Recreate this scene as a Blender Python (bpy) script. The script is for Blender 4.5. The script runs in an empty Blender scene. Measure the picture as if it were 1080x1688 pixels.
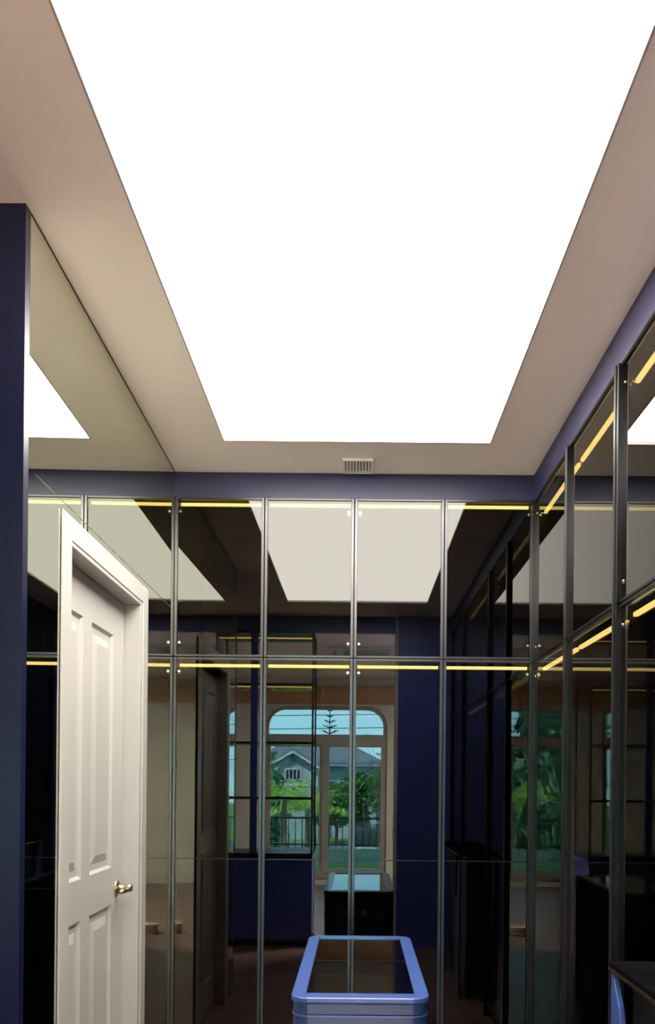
import bpy, bmesh, math, random
from mathutils import Vector, Matrix
random.seed(7)
SC = bpy.context.scene
C = SC.collection
PI = math.pi

# ------------------------------------------------------------------ camera
CAM_Z = 1.37
F_PX = 1275.0
VPX, VPY = 590.0, 1286.0
cam_d = bpy.data.cameras.new('camera')
cam = bpy.data.objects.new('camera', cam_d)
C.objects.link(cam)
cam_d.sensor_fit = 'VERTICAL'
cam_d.sensor_height = 36.0
cam_d.lens = 36.0 * F_PX / 1688.0
cam_d.shift_x = (540.0 - VPX) / 1688.0
cam_d.shift_y = (VPY - 844.0) / 1688.0
cam_d.clip_start = 0.02
cam_d.clip_end = 500
cam.matrix_world = Matrix.Translation((0, 0, CAM_Z)) @ Matrix.Rotation(PI / 2, 4, 'X') @ Matrix.Rotation(0.0096, 4, 'Z')
SC.camera = cam

# ------------------------------------------------------------------ sky, sun, exposure
w = bpy.data.worlds.new('sky')
SC.world = w
w.use_nodes = True
nt = w.node_tree
nt.nodes.clear()
wo = nt.nodes.new('ShaderNodeOutputWorld')
bg = nt.nodes.new('ShaderNodeBackground')
tc = nt.nodes.new('ShaderNodeTexCoord')
sx = nt.nodes.new('ShaderNodeSeparateXYZ')
cr = nt.nodes.new('ShaderNodeValToRGB')
cr.color_ramp.elements[0].position = 0.0
cr.color_ramp.elements[0].color = (0.50, 0.90, 1.08, 1)
cr.color_ramp.elements[1].position = 0.6
cr.color_ramp.elements[1].color = (0.16, 0.55, 0.95, 1)
nt.links.new(tc.outputs['Generated'], sx.inputs[0])
nt.links.new(sx.outputs['Z'], cr.inputs[0])
nt.links.new(cr.outputs[0], bg.inputs['Color'])
bg.inputs['Strength'].default_value = 20.0
nt.links.new(bg.outputs[0], wo.inputs['Surface'])

sun_d = bpy.data.lights.new('sun', 'SUN')
sun_d.energy = 45.0
sun_d.color = (1.0, 0.93, 0.8)
sun_d.angle = 0.01
sun = bpy.data.objects.new('sun', sun_d)
C.objects.link(sun)
sun.rotation_euler = (math.radians(-42), 0, math.radians(25))

SC.view_settings.view_transform = 'Standard'
SC.view_settings.look = 'None'
SC.view_settings.gamma = 1.0
SC.view_settings.use_curve_mapping = False
SC.view_settings.exposure = 0.0
PANEL_LIGHT = 17.0
LED_LIGHT = 8.5
FILL_LAMP = 1250.0

# ------------------------------------------------------------------ helpers
def new_mat(name):
    m = bpy.data.materials.new(name)
    m.use_nodes = True
    t = m.node_tree
    t.nodes.clear()
    return m, t, t.nodes.new('ShaderNodeOutputMaterial')

def paint(name, col, rough=0.5, metal=0.0, var=0.06, scale=6.0, bump=0.0, spec=0.5, stretch=None, coat=0.0):
    """principled paint with a procedural colour variation and optional fine relief"""
    m, t, out = new_mat(name)
    p = t.nodes.new('ShaderNodeBsdfPrincipled')
    tcn = t.nodes.new('ShaderNodeTexCoord')
    mp = t.nodes.new('ShaderNodeMapping')
    if stretch:
        mp.inputs['Scale'].default_value = stretch
    n = t.nodes.new('ShaderNodeTexNoise')
    n.inputs['Scale'].default_value = scale
    n.inputs['Detail'].default_value = 5
    r = t.nodes.new('ShaderNodeValToRGB')
    r.color_ramp.elements[0].position = 0.3
    r.color_ramp.elements[1].position = 0.7
    r.color_ramp.elements[0].color = tuple(max(0, c * (1 - var)) for c in col) + (1,)
    r.color_ramp.elements[1].color = tuple(min(1, c * (1 + var)) for c in col) + (1,)
    t.links.new(tcn.outputs['Object'], mp.inputs[0])
    t.links.new(mp.outputs[0], n.inputs['Vector'])
    t.links.new(n.outputs['Fac'], r.inputs[0])
    t.links.new(r.outputs[0], p.inputs['Base Color'])
    p.inputs['Roughness'].default_value = rough
    p.inputs['Metallic'].default_value = metal
    p.inputs['Specular IOR Level'].default_value = spec
    p.inputs['Coat Weight'].default_value = coat
    if bump:
        b = t.nodes.new('ShaderNodeBump')
        b.inputs['Strength'].default_value = bump
        b.inputs['Distance'].default_value = 0.002
        t.links.new(n.outputs['Fac'], b.inputs['Height'])
        t.links.new(b.outputs[0], p.inputs['Normal'])
    t.links.new(p.outputs[0], out.inputs[0])
    return m

def glow(name, col, strength):
    m, t, out = new_mat(name)
    e = t.nodes.new('ShaderNodeEmission')
    tcn = t.nodes.new('ShaderNodeTexCoord')
    n = t.nodes.new('ShaderNodeTexNoise')
    n.inputs['Scale'].default_value = 1.2
    r = t.nodes.new('ShaderNodeValToRGB')
    r.color_ramp.elements[0].color = tuple(c * 0.97 for c in col) + (1,)
    r.color_ramp.elements[1].color = tuple(col) + (1,)
    t.links.new(tcn.outputs['Object'], n.inputs['Vector'])
    t.links.new(n.outputs['Fac'], r.inputs[0])
    t.links.new(r.outputs[0], e.inputs['Color'])
    e.inputs['Strength'].default_value = strength
    t.links.new(e.outputs[0], out.inputs[0])
    return m

def sheet_glass(name, tint, r0, mirror_col=(1, 1, 1), rough=0.0):
    """thin sheet glass: reflection grows towards grazing angles, what passes is tinted"""
    m, t, out = new_mat(name)
    g = t.nodes.new('ShaderNodeNewGeometry')
    dot = t.nodes.new('ShaderNodeVectorMath'); dot.operation = 'DOT_PRODUCT'
    t.links.new(g.outputs['Incoming'], dot.inputs[0])
    t.links.new(g.outputs['Normal'], dot.inputs[1])
    def mth(op, a, b=None):
        n = t.nodes.new('ShaderNodeMath'); n.operation = op
        for i, v in enumerate((a, b)):
            if v is None: continue
            if isinstance(v, (int, float)): n.inputs[i].default_value = v
            else: t.links.new(v, n.inputs[i])
        return n.outputs[0]
    c = mth('ABSOLUTE', dot.outputs['Value'])
    k = mth('POWER', mth('SUBTRACT', 1.0, c), 4.2)
    f = mth('ADD', mth('MULTIPLY', k, 1.0 - r0), r0)
    front = mth('SUBTRACT', 1.0, g.outputs['Backfacing'])
    f = mth('MULTIPLY', f, front)
    tr = t.nodes.new('ShaderNodeBsdfTransparent')
    tm = t.nodes.new('ShaderNodeMix'); tm.data_type = 'RGBA'      # the tint lies in the front face of the sheet
    t.links.new(g.outputs['Backfacing'], tm.inputs[0])
    tm.inputs[6].default_value = tuple(tint) + (1,)
    tm.inputs[7].default_value = (1, 1, 1, 1)
    t.links.new(tm.outputs[2], tr.inputs['Color'])
    gl = t.nodes.new('ShaderNodeBsdfGlossy')
    gl.inputs['Roughness'].default_value = rough
    gl.inputs['Color'].default_value = tuple(mirror_col) + (1,)
    mx = t.nodes.new('ShaderNodeMixShader')
    t.links.new(f, mx.inputs[0])
    t.links.new(tr.outputs[0], mx.inputs[1])
    t.links.new(gl.outputs[0], mx.inputs[2])
    t.links.new(mx.outputs[0], out.inputs[0])
    return m

def mirror_mat(name, col):
    m, t, out = new_mat(name)
    gl = t.nodes.new('ShaderNodeBsdfGlossy')
    gl.inputs['Roughness'].default_value = 0.0
    gl.inputs['Color'].default_value = tuple(col) + (1,)
    t.links.new(gl.outputs[0], out.inputs[0])
    return m

def wood(name, a, b, rough=0.4, axis='X', scale=3.0):
    m, t, out = new_mat(name)
    p = t.nodes.new('ShaderNodeBsdfPrincipled')
    tcn = t.nodes.new('ShaderNodeTexCoord')
    oi = t.nodes.new('ShaderNodeObjectInfo')
    mp = t.nodes.new('ShaderNodeMapping')
    mp.inputs['Scale'].default_value = (1.2, 18, 18) if axis == 'X' else (18, 1.2, 18)
    add = t.nodes.new('ShaderNodeVectorMath'); add.operation = 'ADD'
    t.links.new(tcn.outputs['Object'], add.inputs[0])
    mul = t.nodes.new('ShaderNodeMath'); mul.operation = 'MULTIPLY'; mul.inputs[1].default_value = 31.0
    t.links.new(oi.outputs['Random'], mul.inputs[0])
    t.links.new(mul.outputs[0], add.inputs[1])
    t.links.new(add.outputs[0], mp.inputs[0])
    n = t.nodes.new('ShaderNodeTexNoise')
    n.inputs['Scale'].default_value = scale
    n.inputs['Detail'].default_value = 8
    n.inputs['Distortion'].default_value = 0.6
    t.links.new(mp.outputs[0], n.inputs['Vector'])
    r = t.nodes.new('ShaderNodeValToRGB')
    r.color_ramp.elements[0].position = 0.3; r.color_ramp.elements[0].color = tuple(a) + (1,)
    r.color_ramp.elements[1].position = 0.7; r.color_ramp.elements[1].color = tuple(b) + (1,)
    t.links.new(n.outputs['Fac'], r.inputs[0])
    hsv = t.nodes.new('ShaderNodeHueSaturation')
    mr = t.nodes.new('ShaderNodeMapRange')
    mr.inputs['To Min'].default_value = 0.85; mr.inputs['To Max'].default_value = 1.15
    t.links.new(oi.outputs['Random'], mr.inputs['Value'])
    t.links.new(mr.outputs[0], hsv.inputs['Value'])
    t.links.new(r.outputs[0], hsv.inputs['Color'])
    t.links.new(hsv.outputs[0], p.inputs['Base Color'])
    bp = t.nodes.new('ShaderNodeBump'); bp.inputs['Strength'].default_value = 0.12; bp.inputs['Distance'].default_value = 0.001
    t.links.new(n.outputs['Fac'], bp.inputs['Height'])
    t.links.new(bp.outputs[0], p.inputs['Normal'])
    p.inputs['Roughness'].default_value = rough
    t.links.new(p.outputs[0], out.inputs[0])
    return m

def leafy(name, a, b, trans=0.25):
    m, t, out = new_mat(name)
    d = t.nodes.new('ShaderNodeBsdfDiffuse')
    tl = t.nodes.new('ShaderNodeBsdfTranslucent')
    tcn = t.nodes.new('ShaderNodeTexCoord')
    n = t.nodes.new('ShaderNodeTexNoise'); n.inputs['Scale'].default_value = 2.2; n.inputs['Detail'].default_value = 6
    r = t.nodes.new('ShaderNodeValToRGB')
    r.color_ramp.elements[0].position = 0.35; r.color_ramp.elements[0].color = tuple(a) + (1,)
    r.color_ramp.elements[1].position = 0.65; r.color_ramp.elements[1].color = tuple(b) + (1,)
    t.links.new(tcn.outputs['Object'], n.inputs['Vector'])
    t.links.new(n.outputs['Fac'], r.inputs[0])
    t.links.new(r.outputs[0], d.inputs['Color'])
    t.links.new(r.outputs[0], tl.inputs['Color'])
    mx = t.nodes.new('ShaderNodeMixShader'); mx.inputs[0].default_value = trans
    t.links.new(d.outputs[0], mx.inputs[1]); t.links.new(tl.outputs[0], mx.inputs[2])
    t.links.new(mx.outputs[0], out.inputs[0])
    return m

M = dict(
    ceiling=paint('ceiling_paint', (0.94, 0.825, 0.735), 0.9, var=0.02, scale=3, bump=0.05),
    wall=paint('wall_paint', (0.66, 0.66, 0.54), 0.9, var=0.03, scale=4, bump=0.05),
    white=paint('white_door_paint', (0.40, 0.378, 0.352), 0.35, var=0.015, scale=5),
    white_metal=paint('white_vent_paint', (0.82, 0.78, 0.70), 0.45, var=0.02),
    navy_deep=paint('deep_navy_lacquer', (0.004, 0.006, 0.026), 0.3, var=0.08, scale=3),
    navy=paint('navy_lacquer', (0.080, 0.105, 0.44), 0.34, var=0.08, scale=3),
    band=paint('navy_band_lacquer', (0.030, 0.029, 0.080), 0.45, var=0.08, scale=3, stretch=(0.3, 0.3, 3)),
    blue=paint('pale_blue_lacquer', (0.046, 0.084, 0.265), 0.28, var=0.03, scale=2, coat=0.3),
    bluegrey=paint('blue_grey_lacquer', (0.034, 0.050, 0.125), 0.25, var=0.05, scale=2),
    carcass=paint('dark_wardrobe_lining', (0.012, 0.011, 0.016), 0.6, var=0.15, scale=4),
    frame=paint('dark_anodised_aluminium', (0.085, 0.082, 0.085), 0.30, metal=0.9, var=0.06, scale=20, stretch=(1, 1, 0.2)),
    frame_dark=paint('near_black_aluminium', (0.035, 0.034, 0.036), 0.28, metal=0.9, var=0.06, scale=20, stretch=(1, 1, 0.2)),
    edge=paint('grey_panel_edge', (0.45, 0.41, 0.38), 0.6, var=0.03),
    black=paint('black_metal', (0.012, 0.012, 0.014), 0.4, var=0.1),
    gap=paint('black_gap_seal', (0.006, 0.006, 0.007), 0.7, var=0.1),
    brass=paint('brass', (0.80, 0.58, 0.24), 0.25, metal=1.0, var=0.06, scale=15),
    steel=paint('satin_nickel', (0.62, 0.50, 0.36), 0.30, metal=1.0, var=0.05, scale=15),
    chrome=paint('polished_hinge_metal', (0.85, 0.82, 0.74), 0.15, metal=1.0, var=0.05, scale=15),
    pane=sheet_glass('smoked_door_glass', (0.16, 0.155, 0.145), 0.041, (1.0, 0.99, 0.95)),
    clear=sheet_glass('clear_glass', (0.86, 0.92, 0.90), 0.04, (0.5, 0.5, 0.5)),
    winglass=sheet_glass('window_glass', (0.74, 0.90, 0.88), 0.05),
    tabletop=sheet_glass('smoked_table_glass', (0.12, 0.12, 0.12), 0.06),
    mirror=mirror_mat('faintly_green_mirror', (0.76, 0.78, 0.69)),
    mirror_edge=paint('mirror_ground_edge', (0.45, 0.52, 0.48), 0.25, var=0.05),
    panel=glow('luminous_ceiling_sheet', (1.0, 0.965, 0.87), PANEL_LIGHT),
    led=glow('warm_led_diffuser', (1.0, 0.74, 0.20), LED_LIGHT),
    floor=wood('dark_red_brown_planks', (0.16, 0.092, 0.080), (0.25, 0.148, 0.125), 0.32),
    floor_base=paint('floor_underlay', (0.05, 0.03, 0.025), 0.8, var=0.1),
    pale_wood=wood('pale_yellow_wood', (0.52, 0.40, 0.18), (0.66, 0.52, 0.26), 0.5),
    cove_lit_wall=wood('warm_cove_lit_wall_tone', (0.42, 0.23, 0.10), (0.55, 0.31, 0.14), 0.5),  # orange-brown stands in for warm cove light on the wall
    winframe=paint('cream_window_frame', (0.37, 0.37, 0.31), 0.5, var=0.03),
    marble=paint('black_stone', (0.004, 0.0036, 0.005), 0.9, spec=.0, var=0.4, scale=8),
    felt=paint('dark_tray_felt', (0.02, 0.024, 0.03), 0.95, var=0.2, scale=60, bump=0.2),
    white_plastic=paint('white_plastic', (0.75, 0.74, 0.70), 0.4, var=0.02),
    grey_plastic=paint('grey_grille_plastic', (0.28, 0.29, 0.29), 0.5, var=0.05),
    turf=paint('balcony_turf', (0.17, 0.36, 0.03), 0.95, var=0.35, scale=40, bump=0.6),
    concrete=paint('pale_concrete', (0.50, 0.49, 0.46), 0.85, var=0.12, scale=5, bump=0.2),
    road=paint('asphalt', (0.16, 0.16, 0.17), 0.9, var=0.15, scale=3),
    lawn=paint('lawn_grass', (0.13, 0.24, 0.04), 0.95, var=0.35, scale=1.2),
    hwall=paint('pale_blue_grey_render', (0.34, 0.42, 0.45), 0.9, var=0.05, scale=1),
    htrim=paint('white_house_trim', (0.6, 0.62, 0.6), 0.7, var=0.03),
    roof=paint('grey_roof_tiles', (0.155, 0.165, 0.185), 0.8, var=0.2, scale=1.5),
    hglass=paint('dark_house_glass', (0.03, 0.045, 0.05), 0.1, var=0.1),
    bark=paint('bark', (0.12, 0.09, 0.065), 0.95, var=0.3, scale=6, bump=0.5),
    leaf=leafy('tree_leaves', (0.07, 0.16, 0.06), (0.20, 0.34, 0.13)),
    leaf_dark=leafy('dark_tree_leaves', (0.04, 0.12, 0.07), (0.30, 0.50, 0.30)),
    palm=leafy('yellow_green_palm_leaves', (0.26, 0.42, 0.05), (0.52, 0.62, 0.12), 0.35),
    pine=leafy('pine_needles', (0.012, 0.04, 0.025), (0.03, 0.08, 0.045), 0.1),
    flower=leafy('yellow_blossom', (0.6, 0.42, 0.04), (0.7, 0.55, 0.1)),
    van=paint('dark_van_paint', (0.03, 0.04, 0.045), 0.25, var=0.05, coat=0.5),
    van_white=paint('pale_van_paint', (0.62, 0.66, 0.68), 0.3, var=0.03),
    rubber=paint('tyre_rubber', (0.015, 0.015, 0.015), 0.9, var=0.1),
)

def bx(bm, x0, x1, y0, y1, z0, z1):
    vs = [bm.verts.new(p) for p in ((x0, y0, z0), (x1, y0, z0), (x1, y1, z0), (x0, y1, z0),
                                    (x0, y0, z1), (x1, y0, z1), (x1, y1, z1), (x0, y1, z1))]
    for f in ((3, 2, 1, 0), (4, 5, 6, 7), (0, 1, 5, 4), (1, 2, 6, 5), (2, 3, 7, 6), (3, 0, 4, 7)):
        bm.faces.new([vs[i] for i in f])

def prism(bm, pts, axis, a, b):
    """pts: 2D outline; axis 'x','y' or 'z' = extrusion axis from a to b"""
    def P(u, v, t):
        return (t, u, v) if axis == 'x' else ((u, t, v) if axis == 'y' else (u, v, t))
    lo = [bm.verts.new(P(u, v, a)) for u, v in pts]
    hi = [bm.verts.new(P(u, v, b)) for u, v in pts]
    n = len(pts)
    bm.faces.new(lo[::-1]); bm.faces.new(hi)
    for i in range(n):
        j = (i + 1) % n
        bm.faces.new([lo[i], lo[j], hi[j], hi[i]])

def ring_prism(bm, outer, inner, axis, a, b):
    def P(u, v, t):
        return (t, u, v) if axis == 'x' else ((u, t, v) if axis == 'y' else (u, v, t))
    n = len(outer)
    L = [[bm.verts.new(P(u, v, t)) for u, v in pts] for pts, t in ((outer, a), (inner, a), (outer, b), (inner, b))]
    for i in range(n):
        j = (i + 1) % n
        bm.faces.new([L[0][i], L[1][i], L[1][j], L[0][j]])
        bm.faces.new([L[2][i], L[2][j], L[3][j], L[3][i]])
        bm.faces.new([L[0][i], L[0][j], L[2][j], L[2][i]])
        bm.faces.new([L[1][j], L[1][i], L[3][i], L[3][j]])

def tube(bm, p0, p1, r, n=12, r1=None):
    p0, p1 = Vector(p0), Vector(p1)
    d = (p1 - p0).normalized()
    a = d.orthogonal().normalized(); b = d.cross(a)
    r1 = r if r1 is None else r1
    lo = [bm.verts.new(p0 + (a * math.cos(2 * PI * i / n) + b * math.sin(2 * PI * i / n)) * r) for i in range(n)]
    hi = [bm.verts.new(p1 + (a * math.cos(2 * PI * i / n) + b * math.sin(2 * PI * i / n)) * r1) for i in range(n)]
    bm.faces.new(lo[::-1]); bm.faces.new(hi)
    for i in range(n):
        j = (i + 1) % n
        bm.faces.new([lo[i], lo[j], hi[j], hi[i]])

def lathe(bm, base, axis, prof, n=20):
    """prof: list of (distance along axis, radius)"""
    base = Vector(base); d = Vector(axis).normalized()
    a = d.orthogonal().normalized(); b = d.cross(a)
    rows = []
    for h, r in prof:
        rows.append([bm.verts.new(base + d * h + (a * math.cos(2 * PI * i / n) + b * math.sin(2 * PI * i / n)) * max(r, 1e-4)) for i in range(n)])
    bm.faces.new(rows[0][::-1]); bm.faces.new(rows[-1])
    for k in range(len(rows) - 1):
        for i in range(n):
            j = (i + 1) % n
            bm.faces.new([rows[k][i], rows[k][j], rows[k + 1][j], rows[k + 1][i]])

def rrect(x0, x1, y0, y1, r, n=6):
    pts = []
    for cx, cy, a0 in ((x1 - r, y1 - r, 0), (x0 + r, y1 - r, 90), (x0 + r, y0 + r, 180), (x1 - r, y0 + r, 270)):
        for i in range(n + 1):
            a = math.radians(a0 + 90 * i / n)
            pts.append((cx + r * math.cos(a), cy + r * math.sin(a)))
    return pts

def B(*args):
    bm = bmesh.new()
    for a in args:
        bx(bm, *a)
    return bm

def obj(name, bm, mat, parent=None, bevel=0.0, smooth=False, seg=2):
    me = bpy.data.meshes.new(name)
    bmesh.ops.recalc_face_normals(bm, faces=bm.faces[:])
    bm.to_mesh(me); bm.free()
    if isinstance(mat, (list, tuple)):
        for m_ in mat: me.materials.append(m_)
    else:
        me.materials.append(mat)
    o = bpy.data.objects.new(name, me)
    C.objects.link(o)
    if parent: o.parent = parent
    if bevel:
        md = o.modifiers.new('bevel', 'BEVEL'); md.width = bevel; md.segments = seg
        md.limit_method = 'ANGLE'; md.angle_limit = math.radians(40)
    if smooth:
        for p in me.polygons: p.use_smooth = True
    return o

def mesh_obj(name, verts, faces, mat, parent=None):
    me = bpy.data.meshes.new(name)
    me.from_pydata(verts, [], faces)
    me.materials.append(mat)
    o = bpy.data.objects.new(name, me)
    C.objects.link(o)
    if parent: o.parent = parent
    return o

def tag(o, label, cat, group=None):
    o['label'] = label; o['category'] = cat
    if group: o['group'] = group
    return o

def thing(name, label, cat, loc=(0, 0, 0), rz=0.0, group=None):
    o = bpy.data.objects.new(name, None)
    C.objects.link(o)
    o.location = loc; o.rotation_euler = (0, 0, rz)
    return tag(o, label, cat, group)

def struct(o):
    o['kind'] = 'structure'
    return o

def sroot(name, loc=(0, 0, 0), rz=0.0):
    o = bpy.data.objects.new(name, None)
    C.objects.link(o); o.location = loc; o.rotation_euler = (0, 0, rz)
    return struct(o)

# ------------------------------------------------------------------ dimensions of the room
YB = 3.40            # plane of the back wardrobe doors
XR = 0.765           # plane of the right wardrobe doors
XL = -0.815          # left mirror plane where it meets the back wardrobe
ZC = 2.716           # ceiling
DB = 0.55            # wardrobe depth
YW = -3.30           # window wall of the room behind
X0, X1 = -2.9, 1.9   # the room behind
TILT = 0.0142        # the left wall runs a little out of square

Lend = 1.555         # length of the mirrored wall

# floor: an underlay with planks
fl = struct(obj('floor', B((X0 - .1, X1 + .1, YW - .1, 4.1, -0.12, -0.015)), M['floor_base']))
pl_meshes = {}
row = 0
y = YW
while y < 3.95:
    yw = min(0.15, 4.0 - y)
    x = X0 - (0.37 * row % 1.2)
    while x < X1:
        xa, xb = max(x, X0), min(x + 1.2, X1)
        if xb - xa > 0.02:
            key = round(xb - xa, 3)
            if key not in pl_meshes:
                o = obj('plank', B((0.001, xb - xa - 0.001, 0.001, 0.149, -0.015, 0.0)), M['floor'], fl)
                pl_meshes[key] = o.data
            else:
                o = bpy.data.objects.new('plank', pl_meshes[key]); C.objects.link(o); o.parent = fl
            o.location = (xa, y, 0)
        x += 1.2
    y += 0.15
    row += 1

# ceiling with the opening of the luminous panel
PX0, PX1, PY0, PY1 = -0.549, 0.518, 0.94, 3.079
ceil = struct(obj('ceiling', B((X0 - .1, PX0, YW - .1, 4.1, ZC, ZC + .12), (PX1, X1 + .1, YW - .1, 4.1, ZC, ZC + .12),
                               (PX0, PX1, YW - .1, PY0, ZC, ZC + .12), (PX0, PX1, PY1, 4.1, ZC, ZC + .12)), M['ceiling']))
t = thing('ceiling_light_panel', 'large glowing white rectangular light panel set flush in the ceiling', 'light', (0, 0, ZC))
obj('diffuser_sheet', B((PX0, PX1, PY0, PY1, 0.012, 0.03)), M['panel'], t)
bm = bmesh.new()
ring_prism(bm, [(PX0, PY0), (PX1, PY0), (PX1, PY1), (PX0, PY1)],
           [(PX0 + .005, PY0 + .005), (PX1 - .005, PY0 + .005), (PX1 - .005, PY1 - .005), (PX0 + .005, PY1 - .005)], 'z', -0.0015, 0.012)
obj('edge_trim', bm, M['edge'], t)

# ceiling vent between the panel and the back wardrobe
t = thing('ceiling_vent', 'small cream slotted air vent on the ceiling strip above the back doors', 'vent', (-0.012, 3.30, ZC))
bm = B((-.066, .066, -.072, -.058, -.012, 0), (-.066, .066, .058, .072, -.012, 0), (-.066, -.054, -.058, .058, -.012, 0), (.054, .066, -.058, .058, -.012, 0))
obj('frame', bm, M['white_metal'], t, 0.002)
obj('backing', B((-.054, .054, -.058, .058, -.002, 0)), M['gap'], t)
me = None
for i in range(8):
    if me is None:
        o = obj('slat', B((-.0043, .0043, -.058, .058, -.011, -.002)), M['white_metal'], t); me = o.data
    else:
        o = bpy.data.objects.new('slat', me); C.objects.link(o); o.parent = t
    o.location = (-0.046 + i * 0.0131, 0, 0)

# outer walls
struct(obj('wall_back', B((X0 - .1, X1 + .1, 4.0, 4.1, 0, ZC)), M['wall']))
struct(obj('wall_right', B((X1, X1 + .1, YW, 4.0, 0, ZC)), M['wall']))
struct(obj('wall_far_left', B((X0 - .1, X0, YW, 4.0, 0, ZC)), M['wall']))

struct(obj('wall_spill_block', B((-1.35, -1.22, .46, YB - Lend - .030, 0, ZC)), M['navy_deep']))  # unseen partition added to keep the fill lamp's spill off the ceiling
# navy bands under the ceiling
ZB = 2.606
struct(obj('trim_1', B((XL - .02, XR, YB - .004, YB + .02, ZB, ZC)), M['band']))
struct(obj('trim_2', B((XR - .004, XR + .02, .46, YB - .004, ZB - .006, ZC)), M['band']))

# ------------------------------------------------------------------ left wall: mirror panels round the door
LW = sroot('wall_left', (XL, YB, 0), TILT)     # local -y runs towards the camera, local x is depth
DO0, DO1 = 0.462, 1.344                          # casing outer edges (distance from the corner)
DI0, DI1 = 0.61, 1.265                          # clear opening
DT = 2.085                                      # casing top
obj('masonry', B((-.14, -.006, -DO0 - .03, 0, 0, ZC), (-.14, -.006, -Lend + .06, -DO1 + .03, 0, ZC), (-.14, -.006, -DO1 + .03, -DO0 - .03, DT - .03, ZC)), M['wall'], LW)
ZJ = 2.108
for a in ((-.006, 0, -Lend, -.002, ZJ + .0015, ZC - .003), (-.006, 0, -DO0 + .0, -.002, 0.0, ZJ - .0015), (-.006, 0, -Lend, -DO1 - .004, 0.0, ZJ - .0015), (-.006, 0, -DO1 - .004, -DO0, DT, ZJ - .0015)):
    obj('mirror_panel', B(a), M['mirror'], LW)
obj('ceiling_bead', B((0, .0012, -Lend, 0, ZC - .0025, ZC)), M['gap'], LW)
# navy cabinet end that closes the mirrored wall towards the camera
struct(obj('trim_3', B((XL - .75, XL + Lend * TILT + .001, YB - Lend - .030, YB - Lend - .003, 0, ZC)), M['navy_deep']))

# door: local frame like the wall
D = sroot('door_1', (XL, YB, 0), TILT)
cw = 0.066
bm = bmesh.new()
CP = 0.007
def casing_side(y0, y1):
    bx(bm, 0.0, CP, y0, y1, 0, DT)
casing_side(-DO0 - cw, -DO0); casing_side(-DO1, -DO1 + cw)
bx(bm, 0.0, CP, -DO1 + cw, -DO0 - cw, DT - cw, DT)
obj('casing', bm, M['white'], D, 0.004, seg=3)
bm = bmesh.new()
JZ = DT - cw - 0.012
# jamb lining, set back behind a shadow gap
bx(bm, -.14, .004, -DO0 - cw - .030, -DO0 - .02, 0, JZ)
bx(bm, -.14, .004, -DO1 + .02, -DO1 + cw + .010, 0, JZ)
bx(bm, -.14, .004, -DO1 + .02, -DO0 - .02, JZ, JZ + .03)
obj('jamb', bm, M['white'], D, 0.002)
# leaf with four raised panels
LX = -0.057
l0, l1 = -DO1 + cw + .013, -DO0 - cw - .033      # local y from hinge side to lock side
LT = JZ - .003
cols = ((l0 + .055, l0 + .270), (l0 + .350, l0 + .580))
rows = ((0.20, 0.925), (1.055, 1.870))
bm = bmesh.new()
ys = sorted([l0, l1] + [c for k in cols for c in k])
zs = sorted([0.008, LT] + [c for k in rows for c in k])
for i in range(len(ys) - 1):
    for j in range(len(zs) - 1):
        a, b = ys[i], ys[i + 1]; c, d = zs[j], zs[j + 1]
        hole = any(abs(a - k[0]) < 1e-6 for k in cols) and any(abs(c - k[0]) < 1e-6 for k in rows)
        if not hole:
            vs = [bm.verts.new((LX, a, c)), bm.verts.new((LX, b, c)), bm.verts.new((LX, b, d)), bm.verts.new((LX, a, d))]
            bm.faces.new(vs)
        else:
            def q(m, x): return [bm.verts.new(v) for v in ((x, a + m, c + m), (x, b - m, c + m), (x, b - m, d - m), (x, a + m, d - m))]
            R = [q(0, LX), q(.010, LX - .009), q(.030, LX - .009), q(.058, LX - .002)]
            for k in range(3):
                for s in range(4):
                    u = (s + 1) % 4
                    bm.faces.new([R[k][s], R[k][u], R[k + 1][u], R[k + 1][s]])
            bm.faces.new(R[3])
bx(bm, LX - .04, LX - .0105, l0, l1, 0.008, LT)
bmesh.ops.remove_doubles(bm, verts=bm.verts[:], dist=1e-5)
leaf = obj('leaf', bm, M['white'], D)
# lever handle
hy, hz = l1 - .062, 0.975
bm = bmesh.new()
lathe(bm, (LX, hy, hz), (1, 0, 0), [(0, .031), (.004, .031), (.008, .027), (.011, .016), (.014, .012), (.034, .011), (.040, .015), (.052, .015), (.056, .010)])
ro = obj('handle', bm, M['steel'], D, smooth=True)
bm = bmesh.new()
pts = [(LX + .045, hy - .004), (LX + .051, hy - .03), (LX + .052, hy - .065), (LX + .045, hy - .105)]
for (xa, ya), (xb, yb) in zip(pts[:-1], pts[1:]):
    tube(bm, (xa, ya, hz), (xb, yb, hz), .0085, 10, .0075)
obj('lever', bm, M['steel'], ro, smooth=True)

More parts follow.
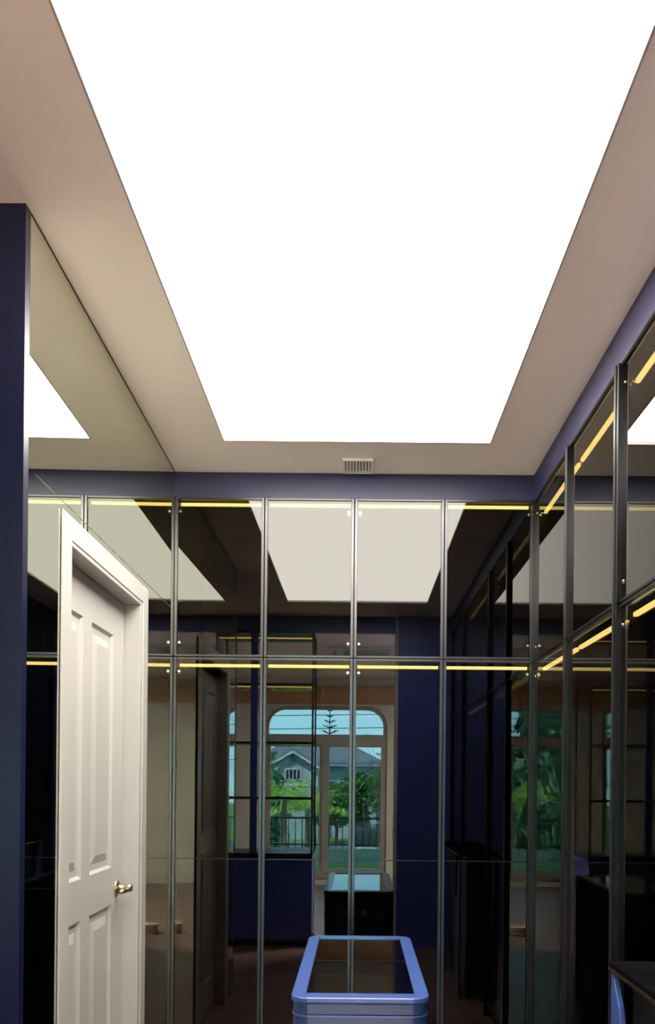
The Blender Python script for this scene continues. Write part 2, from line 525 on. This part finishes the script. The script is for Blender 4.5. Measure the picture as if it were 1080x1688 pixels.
# ------------------------------------------------------------------ wardrobes
def wardrobe(label, loc, rz, bays, bw, led_top, led_low, z_mid, z_top, glazing=None, leds=9, fp=.006, fm='frame', lower=True, hinge_sides=None, group='glazed wardrobes'):
    t = thing('wardrobe', label, 'wardrobe', loc, rz, group)
    W = bays * bw
    zb = 0.0 if lower else z_mid - .02
    bm = B((0, .016, .022, DB, zb, z_top), (W - .016, W, .022, DB, zb, z_top), (.016, W - .016, DB - .012, DB, zb, z_top),
           (.016, W - .016, .022, DB - .012, z_top - .012, z_top), (.016, W - .016, .022, DB - .012, zb, zb + (.07 if lower else .012)))
    if lower:
        bx(bm, .016, W - .016, .032, .060, 0, .07)
    obj('carcass', bm, M['carcass'], t)
    if lower:
        obj('shelf', B((.016, W - .016, .075, DB - .012, z_mid - .02, z_mid - .004)), M['carcass'], t)
    for z in (led_top, led_low) if lower else (led_top, led_low):
        if z is None: continue
        for k in range(min(bays, leds)):
            b0 = k * bw
            bmx = B((b0 + .018, b0 + bw - .018, .036, .048, z - .006, z + .006))
            s = obj('led_strip', bmx, M['led'], t)
            obj('led_channel', B((b0 + .016, b0 + bw - .016, .048, .058, z - .009, z + .009)), M['frame'], s)
    fw, gp = .0125, .0015
    def door(x0, x1, z0, z1, side, bar):
        d = B((x0 + gp, x0 + gp + fw, -fp, .016, z0, z1), (x1 - gp - fw, x1 - gp, -fp, .016, z0, z1),
              (x0 + gp + fw, x1 - gp - fw, -.004, .016, z1 - .010, z1), (x0 + gp + fw, x1 - gp - fw, -.004, .016, z0, z0 + .010))
        dr = obj('door', d, M[fm], t, 0.0012, seg=1)
        obj('pane', B((x0 + gp + fw, x1 - gp - fw, .002, .007, z0 + .010, z1 - .010)), M['pane'], dr)
        hx = (x0 + gp + fw + .010) if side < 0 else (x1 - gp - fw - .010)
        for hzz in (z1 - .062, z0 + .062) if z1 - z0 < 1.2 else (z1 - .062, z0 + .10):
            bm2 = B((hx - .008, hx + .008, .008, .020, hzz - .013, hzz + .013))
            tube(bm2, (hx, .0, hzz), (hx, .009, hzz), .006, 10)
            tube(bm2, (hx - side * .0, .020, hzz), (hx + side * .012, .040, hzz), .006, 8)
            obj('hinge', bm2, M['chrome'], dr)
        if bar:
            obj('glazing_bar', B((x0 + gp + fw, x1 - gp - fw, -.0015, .002, bar - .002, bar + .002)), M['frame_dark'], dr)
    for k in range(bays):
        side = -1 if k % 2 == 0 else 1
        x0, x1 = k * bw, (k + 1) * bw
        door(x0, x1, z_mid + .0015, z_top, side, None)
        if lower:
            door(x0, x1, .075, z_mid - .0015, side, glazing)
    return t

bwid = (XR - XL) / 4
wardrobe('back wall glazed wardrobe on the left, next to the white door', (XL, YB, 0), 0, 2, bwid, 2.590, 1.874, 1.905, ZB, 1.018)
wardrobe('back wall glazed wardrobe on the right, behind the blue display table', (XL + 2 * bwid, YB, 0), 0, 2, bwid, 2.590, 1.874, 1.905, ZB, 1.018)
ybr = YB - .012
RB = 0.548
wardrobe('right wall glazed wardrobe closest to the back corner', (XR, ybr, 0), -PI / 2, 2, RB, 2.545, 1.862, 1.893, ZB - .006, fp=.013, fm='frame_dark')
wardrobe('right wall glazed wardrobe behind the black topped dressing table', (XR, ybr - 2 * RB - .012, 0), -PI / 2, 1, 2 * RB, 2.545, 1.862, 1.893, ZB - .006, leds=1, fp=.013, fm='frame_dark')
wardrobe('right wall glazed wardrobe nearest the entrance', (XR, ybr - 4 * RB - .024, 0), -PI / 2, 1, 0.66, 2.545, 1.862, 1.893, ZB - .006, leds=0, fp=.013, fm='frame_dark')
struct(obj('trim_4', B((XR - .010, XR + .02, YB - .012, YB + .015, 0, ZB)), M['black'], None, 0.002))
struct(obj('trim_5', B((XR - .016, XR + .10, ybr - 2 * RB - .011, ybr - 2 * RB - .001, 0.0, ZB - .006)), M['black']))

# navy end wall on the right of the entrance, with its pale jamb
tw = struct(obj('wall_entrance', B((.324, X1, .36, .46, 0, ZC)), M['navy']))
obj('jamb', B((.300, .324, .30, .43, 0, ZC)), M['wall'], tw)
obj('plinth', B((.326, XR - .02, .46, .466, .0, .06)), M['navy'], tw)
sp = tag(obj('switch_plate', B((.292, .300, .335, .395, .88, .97)), M['white_plastic'], None, .002), 'small cream switch plate on the pale entrance jamb', 'switch')
# header over the entrance
struct(obj('wall_header', B((-1.5, .324, .36, .42, 2.585, ZC)), M['navy']))

# ------------------------------------------------------------------ blue glass-topped display island
IX0, IX1, IY0, IY1, IZ = -.172, .196, 2.022, 2.838, .800
t = thing('display_table', 'slim pale blue display table with rounded corners and smoked glass top', 'table', (0, 0, 0))
cr_ = .045
outer = rrect(IX0, IX1, IY0, IY1, cr_)
inner = rrect(IX0 + .037, IX1 - .037, IY0 + .040, IY1 - .037, .004)
bm = bmesh.new(); ring_prism(bm, outer, inner, 'z', IZ - .016, IZ)
fr = obj('top_frame', bm, M['blue'], t, .004, seg=3)
bm = bmesh.new(); ring_prism(bm, rrect(IX0 + .033, IX1 - .033, IY0 + .036, IY1 - .033, .006), rrect(IX0 + .039, IX1 - .039, IY0 + .042, IY1 - .039, .003), 'z', IZ - .004, IZ + .0012)
obj('inner_bead', bm, M['blue'], fr)
obj('glass_top', B((IX0 + .037, IX1 - .037, IY0 + .040, IY1 - .037, IZ - .008, IZ - .003)), M['tabletop'], t)
bm = bmesh.new(); ring_prism(bm, rrect(IX0 + .005, IX1 - .005, IY0 + .005, IY1 - .005, cr_ - .004), rrect(IX0 + .03, IX1 - .03, IY0 + .03, IY1 - .03, .02), 'z', IZ - .046, IZ - .017)
obj('lid_rim', bm, M['bluegrey'], t, .002)
bm = bmesh.new(); ring_prism(bm, rrect(IX0 + .003, IX1 - .003, IY0 + .003, IY1 - .003, cr_ - .003), rrect(IX0 + .03, IX1 - .03, IY0 + .03, IY1 - .03, .02), 'z', IZ - .052, IZ - .047)
obj('bead', bm, M['blue'], t)
bm = bmesh.new(); prism(bm, rrect(IX0 + .005, IX1 - .005, IY0 + .005, IY1 - .012, cr_ - .004), 'z', .06, IZ - .12)
ring_prism(bm, rrect(IX0 + .005, IX1 - .005, IY0 + .005, IY1 - .012, cr_ - .004), rrect(IX0 + .025, IX1 - .025, IY0 + .025, IY1 - .03, .02), 'z', IZ - .12, IZ - .052)
obj('body', bm, M['bluegrey'], t)
bm = bmesh.new(); prism(bm, rrect(IX0 + .03, IX1 - .03, IY0 + .03, IY1 - .03, .03), 'z', 0, .06)
obj('plinth', bm, M['navy_deep'], t)
obj('tray', B((IX0 + .026, IX1 - .026, IY0 + .026, IY1 - .031, IZ - .119, IZ - .105)), M['felt'], t)
me = None
for i in range(4):
    yy = IY0 + .17 + i * .15
    o = obj('tray_divider', B((IX0 + .026, IX1 - .026, yy, yy + .008, IZ - .105, IZ - .06)), M['felt'], t)
xm = (IX0 + IX1) / 2
for s in (-1, 1):
    d = obj('door', B((xm + (-.13 if s < 0 else .0015), xm + (-.0015 if s < 0 else .13), IY1 - .012, IY1 + .004, .08, IZ - .065)), M['navy'], t, .002)
    bm = bmesh.new()
    lathe(bm, (xm + s * .028, IY1 + .004, .690), (0, 1, 0), [(0, .008), (.008, .006), (.012, .012), (.022, .014), (.028, .009)], 14)
    obj('knob', bm, M['steel'], d, smooth=True)

# ------------------------------------------------------------------ dressing table at the right edge
t = thing('dressing_table', 'dressing table with black stone top and flared pale blue end panel, right wall', 'table', (0, 0, 0))
TX, TY, TZ = .638, 1.952, .920
obj('top', B((TX, .750, 1.02, TY, TZ - .022, TZ)), M['marble'], t, .002)
obj('edge_strip', B((TX - .0025, TX - .0002, 1.02, TY, TZ - .022, TZ - .014)), M['brass'], t)
def flare(sgn, yend):
    bm = bmesh.new()
    prof = [(yend, 0), (yend, TZ - .023)]
    for i in range(13):
        k = i / 12
        z = (TZ - .023) * (1 - k)
        prof.append((yend - sgn * (.008 + .18 * k ** .5), z))
    prism(bm, prof, 'x', TX + .004, TX + .019)
    return obj('end_panel', bm, M['blue'], t, .003)
flare(1, TY - .004); flare(-1, 1.024)
obj('carcass', B((TX + .055, .735, 1.04, TY - .02, .0, TZ - .0225)), M['black'], t)
for k in range(3):
    z = .58 + k * 0.105
    dw = obj('drawer', B((TX + .037, TX + .0545, 1.14, TY - .45, z - .0, z + .1)), M['black'], t, .002)

# ------------------------------------------------------------------ glazed display cabinet left of the entrance (seen in the glass)
t = thing('display_cabinet', 'navy cabinet with black framed glass shelves, reflected left in the back doors', 'cabinet', (0, 0, 0))
GX0, GX1, GY0, GY1 = -1.12, -.369, .02, .46
obj('base', B((GX0, GX1, GY0, GY1 - .018, .05, .74)), M['navy'], t)
obj('plinth', B((GX0, GX1, GY0, GY1 - .04, 0, .05)), M['black'], t)
gm = (GX0 + GX1) / 2
for a, b in ((GX0, gm - .0015), (gm + .0015, GX1)):
    obj('door', B((a, b, GY1 - .018, GY1, .06, .715)), M['navy'], t, .002)
obj('worktop', B((GX0 - .002, GX1 + .002, GY0, GY1 + .003, .74, .762)), M['black'], t)
p = .014
for (xa, ya) in ((GX0, GY1 - p), (GX1 - p, GY1 - p), (GX0, GY0), (GX1 - p, GY0), (-.885, GY1 - p), (-1.06, GY1 - p)):
    wdt = .058 if xa < -.8 and xa > -1.1 else p
    obj('post', B((xa, xa + wdt, ya, ya + p, .762, 2.585)), M['navy'] if wdt > .05 else M['black'], t)
for z in (1.215, 1.67, 2.15):
    s = obj('shelf', B((GX0 + p, GX1 - p, GY0 + p, GY1 - p, z - .006, z + .006)), M['clear'], t)
    obj('shelf_edge', B((GX0 + p, GX1 - p, GY1 - p, GY1 - .003, z - .010, z + .010)), M['black'], s)
obj('top', B((GX0, GX1, GY0, GY1, 2.572, 2.585)), M['black'], t)
obj('led_strip', B((GX0 + .05, GX1 - .02, GY1 - .045, GY1 - .035, 2.530, 2.540)), M['led'], t)
obj('led_strip', B((GX0 + .05, GX1 - .02, GY1 - .030, GY1 - .022, 2.128, 2.136)), M['led'], t)
obj('side_pane', B((GX1 - .010, GX1 - .005, GY0 + p, GY1 - p, .762, 2.572)), M['clear'], t)

bm = bmesh.new()
tube(bm, (-.350, .475, .12), (-.350, .475, .74), .004, 8)
cd = thing('wall_charger', 'thin white cord hanging down beside the navy cabinet, seen in the glass', 'cord')
obj('cord', bm, M['white_plastic'], cd)
obj('plug', B((-.368, -.340, .462, .492, .0, .13)), M['white_plastic'], cd, .004)
obj('adapter', B((-.338, -.295, .455, .492, .0, .10)), M['wall'], cd, .004)

# low slatted step on the floor of the entrance
t = thing('step_stool', 'low pale wooden slatted step on the floor, reflected low in the corner glass', 'stool', (0.16, -.06, 0))
bm = bmesh.new(); prism(bm, rrect(-.14, .14, -.06, .06, .03), 'z', .072, .086)
obj('top', bm, M['pale_wood'], t, .003)
for z in (.012, .042):
    obj('slat', B((-.125, .125, .042, .054, z, z + .020)), M['pale_wood'], t, .002)
for x in (-.12, .10):
    obj('side', B((x, x + .02, -.05, .042, 0, .072)), M['pale_wood'], t)

# ------------------------------------------------------------------ room behind: window wall
def window_outline(x0, x1, z0, z1, r, n=8):
    pts = [(x0, z0), (x1, z0)]
    for i in range(n + 1):
        a = (PI / 2) * i / n
        pts.append((x1 - r + r * math.cos(a), z1 - r + r * math.sin(a)))
    for i in range(n + 1):
        a = PI / 2 + (PI / 2) * i / n
        pts.append((x0 + r + r * math.cos(a), z1 - r + r * math.sin(a)))
    return pts
WZ0, WZ1 = .12, 2.335
wins = ((-1.22, .375, 'window_1'), (-1.90, -1.66, 'window_2'))
bm = bmesh.new()
def wall_piece(bm, x0, x1, z0, z1): bx(bm, x0, x1, YW - .12, YW, z0, z1)
wall_piece(bm, X0, -1.90, 0, ZC); wall_piece(bm, -1.66, -1.22, 0, ZC); wall_piece(bm, .375, X1, 0, ZC)
for a, b, _ in wins:
    wall_piece(bm, a, b, 0, WZ0); wall_piece(bm, a, b, WZ1, ZC)
    r = min(.27, (b - a) * .4)
    for s, cx in ((1, b - r), (-1, a + r)):
        corner = [(b, WZ1) if s > 0 else (a, WZ1)]
        arc = [(cx + s * r * math.cos(PI / 2 * i / 10), WZ1 - r + r * math.sin(PI / 2 * i / 10)) for i in range(11)]
        prism(bm, corner + arc, 'y', YW - .12, YW)
struct(obj('wall_window', bm, M['wall']))
for a, b, nm in wins:
    wr = sroot(nm)
    r = min(.27, (b - a) * .4)
    def inset(k): return window_outline(a + k, b - k, WZ0 + k, WZ1 - k, r - k)
    bm = bmesh.new(); ring_prism(bm, inset(.001), inset(.045), 'y', YW - .10, YW - .04)
    obj('window_frame', bm, M['winframe'], wr)
    zt0, zt1 = 1.83, 1.965
    mid = -.44 if nm == 'window_1' else None
    obj('transom', B((a + .04, b - .04, YW - .10, YW - .03, zt0, zt1)), M['winframe'], wr)
    if mid is not None: obj('mullion', B((mid - .035, mid + .035, YW - .10, YW - .03, WZ0 + .04, zt0)), M['winframe'], wr)
    for x0_, x1_ in ((a + .045, mid - .035), (mid + .035, b - .045)) if mid is not None else ((a + .045, b - .045),):
        sash = B((x0_, x0_ + .028, YW - .085, YW - .05, WZ0 + .045, zt0), (x1_ - .028, x1_, YW - .085, YW - .05, WZ0 + .045, zt0),
                 (x0_ + .028, x1_ - .028, YW - .085, YW - .05, zt0 - .028, zt0), (x0_ + .028, x1_ - .028, YW - .085, YW - .05, WZ0 + .045, WZ0 + .09))
        s = obj('sash', sash, M['winframe'], wr)
        obj('pane', B((x0_ + .028, x1_ - .028, YW - .070, YW - .066, WZ0 + .09, zt0 - .028)), M['winglass'], s)
    top = [q for q in inset(.045) if q[1] > zt1] ; 
    pts = [(a + .045, zt1), (b - .045, zt1)] + [q for q in window_outline(a + .045, b - .045, zt1, WZ1 - .045, r - .045)[2:]]
    bm = bmesh.new(); prism(bm, pts, 'y', YW - .070, YW - .066)
    obj('pane', bm, M['winglass'], wr)
    obj('window_sill', B((a - .03, b + .03, YW - .02, YW + .03, WZ0 - .03, WZ0)), M['winframe'], wr)
struct(obj('trim_6', B((X0, X1, YW, YW + .04, 2.36, 2.60)), M['cove_lit_wall']))  # board over the window, its colour painting the cove glow on the wall

# ceiling cassette air conditioner in the room behind
t = thing('air_conditioner', 'square white ceiling air conditioner seen dimly in the upper glass', 'air conditioner', (.08, -1.36, ZC))
obj('frame', B((-.40, .40, -.40, -.24, -.03, 0), (-.40, .40, .24, .40, -.03, 0), (-.40, -.24, -.24, .24, -.03, 0), (.24, .40, -.24, .24, -.03, 0)), M['white_plastic'], t, .004)
obj('grille', B((-.24, .24, -.24, .24, -.018, 0)), M['grey_plastic'], t)
for a in ((-.24, .24, -.35, -.31), (-.24, .24, .31, .35), (-.35, -.31, -.24, .24), (.31, .35, -.24, .24)):
    obj('louvre', B((a[0], a[1], a[2], a[3], -.034, -.0301)), M['grey_plastic'], t)

# round lamp added out of sight to brighten the room behind
t = thing('fill_lamp', 'round fill lamp added out of sight to brighten the room behind the entrance', 'lamp', (1.40, -.42, ZC))
bm = bmesh.new(); lathe(bm, (0, 0, 0), (0, 0, -1), [(0, .22), (.03, .24), (.06, .23)], 32)
obj('base', bm, M['white_plastic'], t)
ld = bpy.data.lights.new('fill_lamp_light', 'AREA'); ld.shape = 'DISK'; ld.size = .44; ld.energy = FILL_LAMP; ld.color = (1.0, .95, .80)
lo = bpy.data.objects.new('fill_lamp_light', ld); C.objects.link(lo); lo.parent = t; lo.location = (0, 0, -.065)

# ------------------------------------------------------------------ outside, seen through the windows in the glass
def at(px, py, dm):
    """a point of the street at distance dm along the mirrored view"""
    return Vector(((px - VPX) / F_PX * dm, 2 * YB - dm, CAM_Z + (VPY - py) / F_PX * dm))
GZ = -3.3
struct(obj('ground', B((-60, 60, -140, -8.5, GZ - .3, GZ)), M['lawn']))
struct(obj('street', B((-60, 60, -50, -40, GZ, GZ + .03)), M['road']))
struct(obj('balcony_floor', B((X0 - 1, X1 + 1, -5.2, YW - .12, -.15, .05)), M['turf']))
struct(obj('balcony_curb', B((X0 - 1, X1 + 1, -5.32, -5.2, -.15, .30)), M['concrete']))
t = thing('balcony_railing', 'black metal balcony railing with thin upright bars outside the window', 'railing', (0, -5.26, .30))
ry = 0
obj('top_rail', B((X0 - 1, X1 + 1, -.02, .02, .46, .49)), M['black'], t)
obj('bottom_rail', B((X0 - 1, X1 + 1, -.012, .012, .05, .07)), M['black'], t)
me = None
k = 0
x = X0 - .9
while x < X1 + .9:
    if me is None:
        o = obj('baluster', B((-.007, .007, -.007, .007, 0, .46)), M['black'], t); me = o.data
    else:
        o = bpy.data.objects.new('baluster', me); C.objects.link(o); o.parent = t
    o.location = (x, 0, 0)
    x += .105

def foliage(name, clumps, n, size, mat, parent):
    vs, fs = [], []
    for _ in range(n):
        c, r = random.choice(clumps)
        d = Vector((random.gauss(0, 1), random.gauss(0, 1), random.gauss(0, 1)))
        d = d.normalized() * (random.random() ** .45)
        p_ = Vector(c) + Vector((d.x * r[0], d.y * r[1], d.z * r[2]))
        u = Vector((random.gauss(0, 1), random.gauss(0, 1), random.gauss(0, 1))).normalized()
        v = u.orthogonal().normalized()
        s = size * random.uniform(.6, 1.3)
        i = len(vs)
        vs += [p_ - u * s, p_ + v * s * .45, p_ + u * s, p_ - v * s * .45]
        fs.append((i, i + 1, i + 2, i + 3))
    return mesh_obj(name, [tuple(q) for q in vs], fs, mat, parent)

def tree(name, label, base, h, rad, mat, n, size, group=None, clumps_n=9, crown_lo=.3):
    t = thing(name, label, 'tree', base, 0, group)
    bm = bmesh.new()
    tube(bm, (0, 0, 0), (0, 0, h * .6), rad * .07, 8, rad * .04)
    cl = []
    for _ in range(clumps_n):
        c = Vector((random.uniform(-.6, .6) * rad, random.uniform(-.6, .6) * rad, random.uniform(h * crown_lo, h * .86)))
        cl.append((c, (rad * .45, rad * .45, h * .16)))
        tube(bm, (0, 0, h * random.uniform(.25, .55)), c, rad * .025, 5, rad * .01)
    obj('trunk', bm, M['bark'], t)
    foliage('foliage', cl, n, size, mat, t)
    return t

# house across the street
hp = at(482, 1286, 62)
H = thing('house', 'grey roofed house with a front gable across the street, reflected in the glass', 'house', (hp.x, hp.y, GZ))
U = 62 / F_PX
def Z(py): return CAM_Z + (VPY - py) * U - GZ
def Xh(px): return (px - 482) * U
zr, ze = Z(1231), Z(1264)
obj('wall', B((Xh(400), Xh(632), -9, 0, 0, ze)), M['hwall'], H)
def hip(x0, x1, y0, y1, z0, z1, ins):
    bm = bmesh.new()
    a = [bm.verts.new(q) for q in ((x0, y0, z0), (x1, y0, z0), (x1, y1, z0), (x0, y1, z0))]
    ym = (y0 + y1) / 2
    b = [bm.verts.new((x0 + ins, ym, z1)), bm.verts.new((x1 - ins, ym, z1))]
    for f in ((a[0], a[1], b[1], b[0]), (a[1], a[2], b[1]), (a[2], a[3], b[0], b[1]), (a[3], a[0], b[0]), (a[3], a[2], a[1], a[0])):
        bm.faces.new(f)
    return bm
obj('roof', hip(Xh(385), Xh(650), -10, .9, ze, zr + .9, 4.6), M['roof'], H)
# front gable wing
bm = bmesh.new()
prism(bm, [(Xh(447), 0), (Xh(527), 0), (Xh(527), Z(1266)), (Xh(487), Z(1241)), (Xh(447), Z(1266))], 'y', 0, 2.2)
gw = obj('gable_wall', bm, M['hwall'], H)
for s in (-1, 1):
    bm = bmesh.new()
    xa = 487; xb = 487 + s * 46
    prism(bm, [(Xh(xa), Z(1236)), (Xh(xb), Z(1265)), (Xh(xb), Z(1269)), (Xh(xa), Z(1241))], 'y', -4, 2.8)
    obj('gable_roof', bm, M['roof'], H)
    bm = bmesh.new()
    prism(bm, [(Xh(xa), Z(1240.5)), (Xh(xb), Z(1268.5)), (Xh(xb), Z(1271)), (Xh(xa), Z(1244))], 'y', 2.6, 2.9)
    obj('bargeboard', bm, M['htrim'], H)
obj('gable_post', B((Xh(484), Xh(490), 2.2, 2.4, Z(1258), Z(1243))), M['roof'], H)
wn = obj('window', B((Xh(474), Xh(500), 2.2, 2.32, Z(1287), Z(1268))), M['htrim'], H)
for a, b in ((476, 486), (488, 498)):
    obj('pane', B((Xh(a), Xh(b), 2.32, 2.36, Z(1285), Z(1270))), M['hglass'], wn)
    obj('glazing_bar', B((Xh((a + b) / 2 - .7), Xh((a + b) / 2 + .7), 2.36, 2.4, Z(1285), Z(1270))), M['htrim'], wn)
wn = obj('window', B((Xh(476), Xh(502), 2.2, 2.32, Z(1330), Z(1306))), M['htrim'], H)
for a, b in ((478, 488), (490, 500)):
    obj('pane', B((Xh(a), Xh(b), 2.32, 2.36, Z(1328), Z(1308))), M['hglass'], wn)
obj('string_course', B((Xh(446), Xh(528), 2.2, 2.3, Z(1296), Z(1293))), M['htrim'], H)

# trees
for i, (px, dm, top, rad, lab) in enumerate((
        (556, 56, 1268, 1.8, 'leafy green tree right of the house gable, seen in the glass'),
        (600, 51, 1262, 1.8, 'leafy green tree behind the dark van, seen in the glass'),
        (652, 47, 1256, 1.8, 'leafy green tree at the right edge of the reflected window'))):
    b = at(px, 1300, dm)
    h = at(px, top, dm).z - GZ
    tree('street_tree', lab, (b.x, b.y, GZ), h, rad, M['leaf'], 2600, .19, 'trees across the street', 9, .35)
for i, (x, dm, h, lab) in enumerate(((-3.1, 22, 8.6, 'dense tall tree nearest the window in the corner reflection'),
                                    (-4.5, 25.5, 9.6, 'dense tall tree in the middle of the corner reflection'),
                                    (-6.1, 29, 9.8, 'dense tall tree leftmost outside the window'),
                                    (-7.8, 32.5, 10.5, 'dense tall tree farthest back in the corner reflection'))):
    tree('garden_tree', lab, (x - .3, 2 * YB - dm, GZ), h, 1.5, M['leaf_dark'], 2100, .22, 'garden trees by the balcony', 14, .10)
# flowering shrub low in the garden
b = at(470, 1410, 19)
t = thing('flowering_shrub', 'low shrub with yellow blossom behind the balcony railing', 'shrub', (-2.6, 2 * YB - 16.15, GZ))
foliage('foliage', [(Vector((0, 0, 2.2)), (.8, .4, .9)), (Vector((.4, 0, 1.2)), (.6, .4, 1.0))], 1500, .10, M['leaf'], t)
foliage('blossom', [(Vector((0, .3, 2.7)), (.7, .4, .5))], 120, .07, M['flower'], t)
bm = bmesh.new(); tube(bm, (0, 0, 0), (0, 0, 2.2), .05, 6, .02); obj('stem', bm, M['bark'], t)

# palms
def palm(label, px, py, dm, L, n):
    c = at(px, py, dm)
    t = thing('palm', label, 'palm', (c.x, c.y, GZ), 0, 'palms by the balcony')
    hz_ = c.z - GZ
    bm = bmesh.new(); tube(bm, (0, 0, 0), (0, 0, hz_), .09, 8, .06); obj('trunk', bm, M['bark'], t)
    for i in range(n):
        a = 2 * PI * i / n + random.uniform(-.2, .2)
        up = random.uniform(.25, 1.35)
        vs, fs = [], []
        prev = None
        d = Vector((math.cos(a), math.sin(a), 0))
        side = Vector((-math.sin(a), math.cos(a), 0))
        for k in range(9):
            s = k / 8
            q = d * (L * s * math.cos(up * (1 - .3 * s))) + Vector((0, 0, L * (math.sin(up) * s - .55 * s * s)))
            if k > 0:
                for sg in (-1, 1):
                    ll = L * .30 * math.sin(PI * min(1, s * .9 + .1))
                    tip = q + side * sg * ll + d * ll * .5 - Vector((0, 0, ll * .45))
                    i0 = len(vs)
                    vs += [tuple(q + Vector((0, 0, hz_))), tuple(q + d * .05 * L + Vector((0, 0, hz_))), tuple(tip + Vector((0, 0, hz_)))]
                    fs.append((i0, i0 + 1, i0 + 2))
                i0 = len(vs)
                vs += [tuple(prev + side * .012 + Vector((0, 0, hz_))), tuple(prev - side * .012 + Vector((0, 0, hz_))), tuple(q - side * .008 + Vector((0, 0, hz_))), tuple(q + side * .008 + Vector((0, 0, hz_)))]
                fs.append((i0, i0 + 1, i0 + 2, i0 + 3))
            prev = q
        mesh_obj('frond', vs, fs, M['palm'], t)
palm('yellow green palm left of the window mullion, seen in the glass', 468, 1320, 14.5, 1.0, 24)
palm('yellow green palm nearest the window mullion, seen in the glass', 508, 1335, 18, 1.15, 24)

# layered pine
b = at(543, 1286, 75)
t = thing('pine', 'tall layered pine standing against the sky above the roofs', 'tree', (b.x, b.y, GZ))
top = at(543, 1168, 75).z - GZ
bm = bmesh.new(); tube(bm, (0, 0, 0), (0, 0, top), .16, 8, .03); obj('trunk', bm, M['bark'], t)
vs, fs = [], []
for k in range(11):
    z = top - .3 - k * .55
    L = min(.30 + k * .16, 1.5)
    for j in range(8):
        a = 2 * PI * j / 8 + k * .4
        d = Vector((math.cos(a), math.sin(a), .42)).normalized()
        sd = Vector((-math.sin(a), math.cos(a), 0))
        p0 = Vector((0, 0, z)); p1 = p0 + d * L
        for off in (sd * .05, Vector((0, 0, .05))):
            i0 = len(vs)
            vs += [tuple(p0 - off), tuple(p0 + off), tuple(p1 + off * .6), tuple(p1 - off * .6)]
            fs.append((i0, i0 + 1, i0 + 2, i0 + 3))
mesh_obj('branches', vs, fs, M['pine'], t)

# bare twiggy tree at the right side of the window
b = at(625, 1286, 30)
t = thing('sparse_tree', 'thin sparse tree against the sky at the right of the reflected window', 'tree', (b.x, b.y, GZ))
bm = bmesh.new()
zt = at(625, 1190, 30).z - GZ
tube(bm, (0, 0, 0), (0, 0, zt * .75), .05, 6, .02)
ends = []
for i in range(16):
    a = random.uniform(0, 2 * PI); z0 = random.uniform(.5, .75) * zt
    e = Vector((math.cos(a) * random.uniform(.2, .6), math.sin(a) * .5, min(zt, z0 + random.uniform(.3, 1.4))))
    tube(bm, (0, 0, z0), e, .012, 4, .005); ends.append((e, (.14, .14, .14)))
obj('trunk', bm, M['bark'], t)
foliage('leaves', ends, 260, .05, M['leaf'], t)

# power lines
for px1, py1, lab in ((400, 1182, 'upper power line crossing the sky outside the window'), (400, 1204, 'lower power line crossing the sky outside the window'),
                      (400, 1262, 'lowest power line crossing in front of the grey roof')):
    c = at(px1, py1, 38); e = at(640, py1 - 5, 38)
    dx = (e - c).normalized()
    bm = bmesh.new(); tube(bm, c - dx * 14, e + dx * 14, .02, 6)
    tag(obj('power_line', bm, M['black']), lab, 'cable', 'power lines over the street')

# van parked across the street
v = at(611, 1400, 42)
t = thing('van', 'dark van with pale lower body parked across the street', 'van', (v.x, v.y, GZ + .03))
bm = bmesh.new(); prism(bm, [(-.95, .35), (.95, .35), (.95, 1.15), (-.95, 1.15)], 'y', -2.2, 2.2); obj('body', bm, M['van_white'], t, .08)
bm = bmesh.new(); prism(bm, [(-.9, 1.15), (.9, 1.15), (.78, 2.15), (-.78, 2.15)], 'y', -2.1, 1.6); obj('cabin', bm, M['van'], t, .1)
obj('windscreen', B((-.72, .72, 1.6, 1.63, 1.25, 2.0)), M['hglass'], t)
for sx_ in (-.86, .86):
    for sy_ in (-1.4, 1.4):
        bm = bmesh.new(); tube(bm, (sx_ - .09, sy_, .33), (sx_ + .09, sy_, .33), .33, 16); obj('wheel', bm, M['rubber'], t)
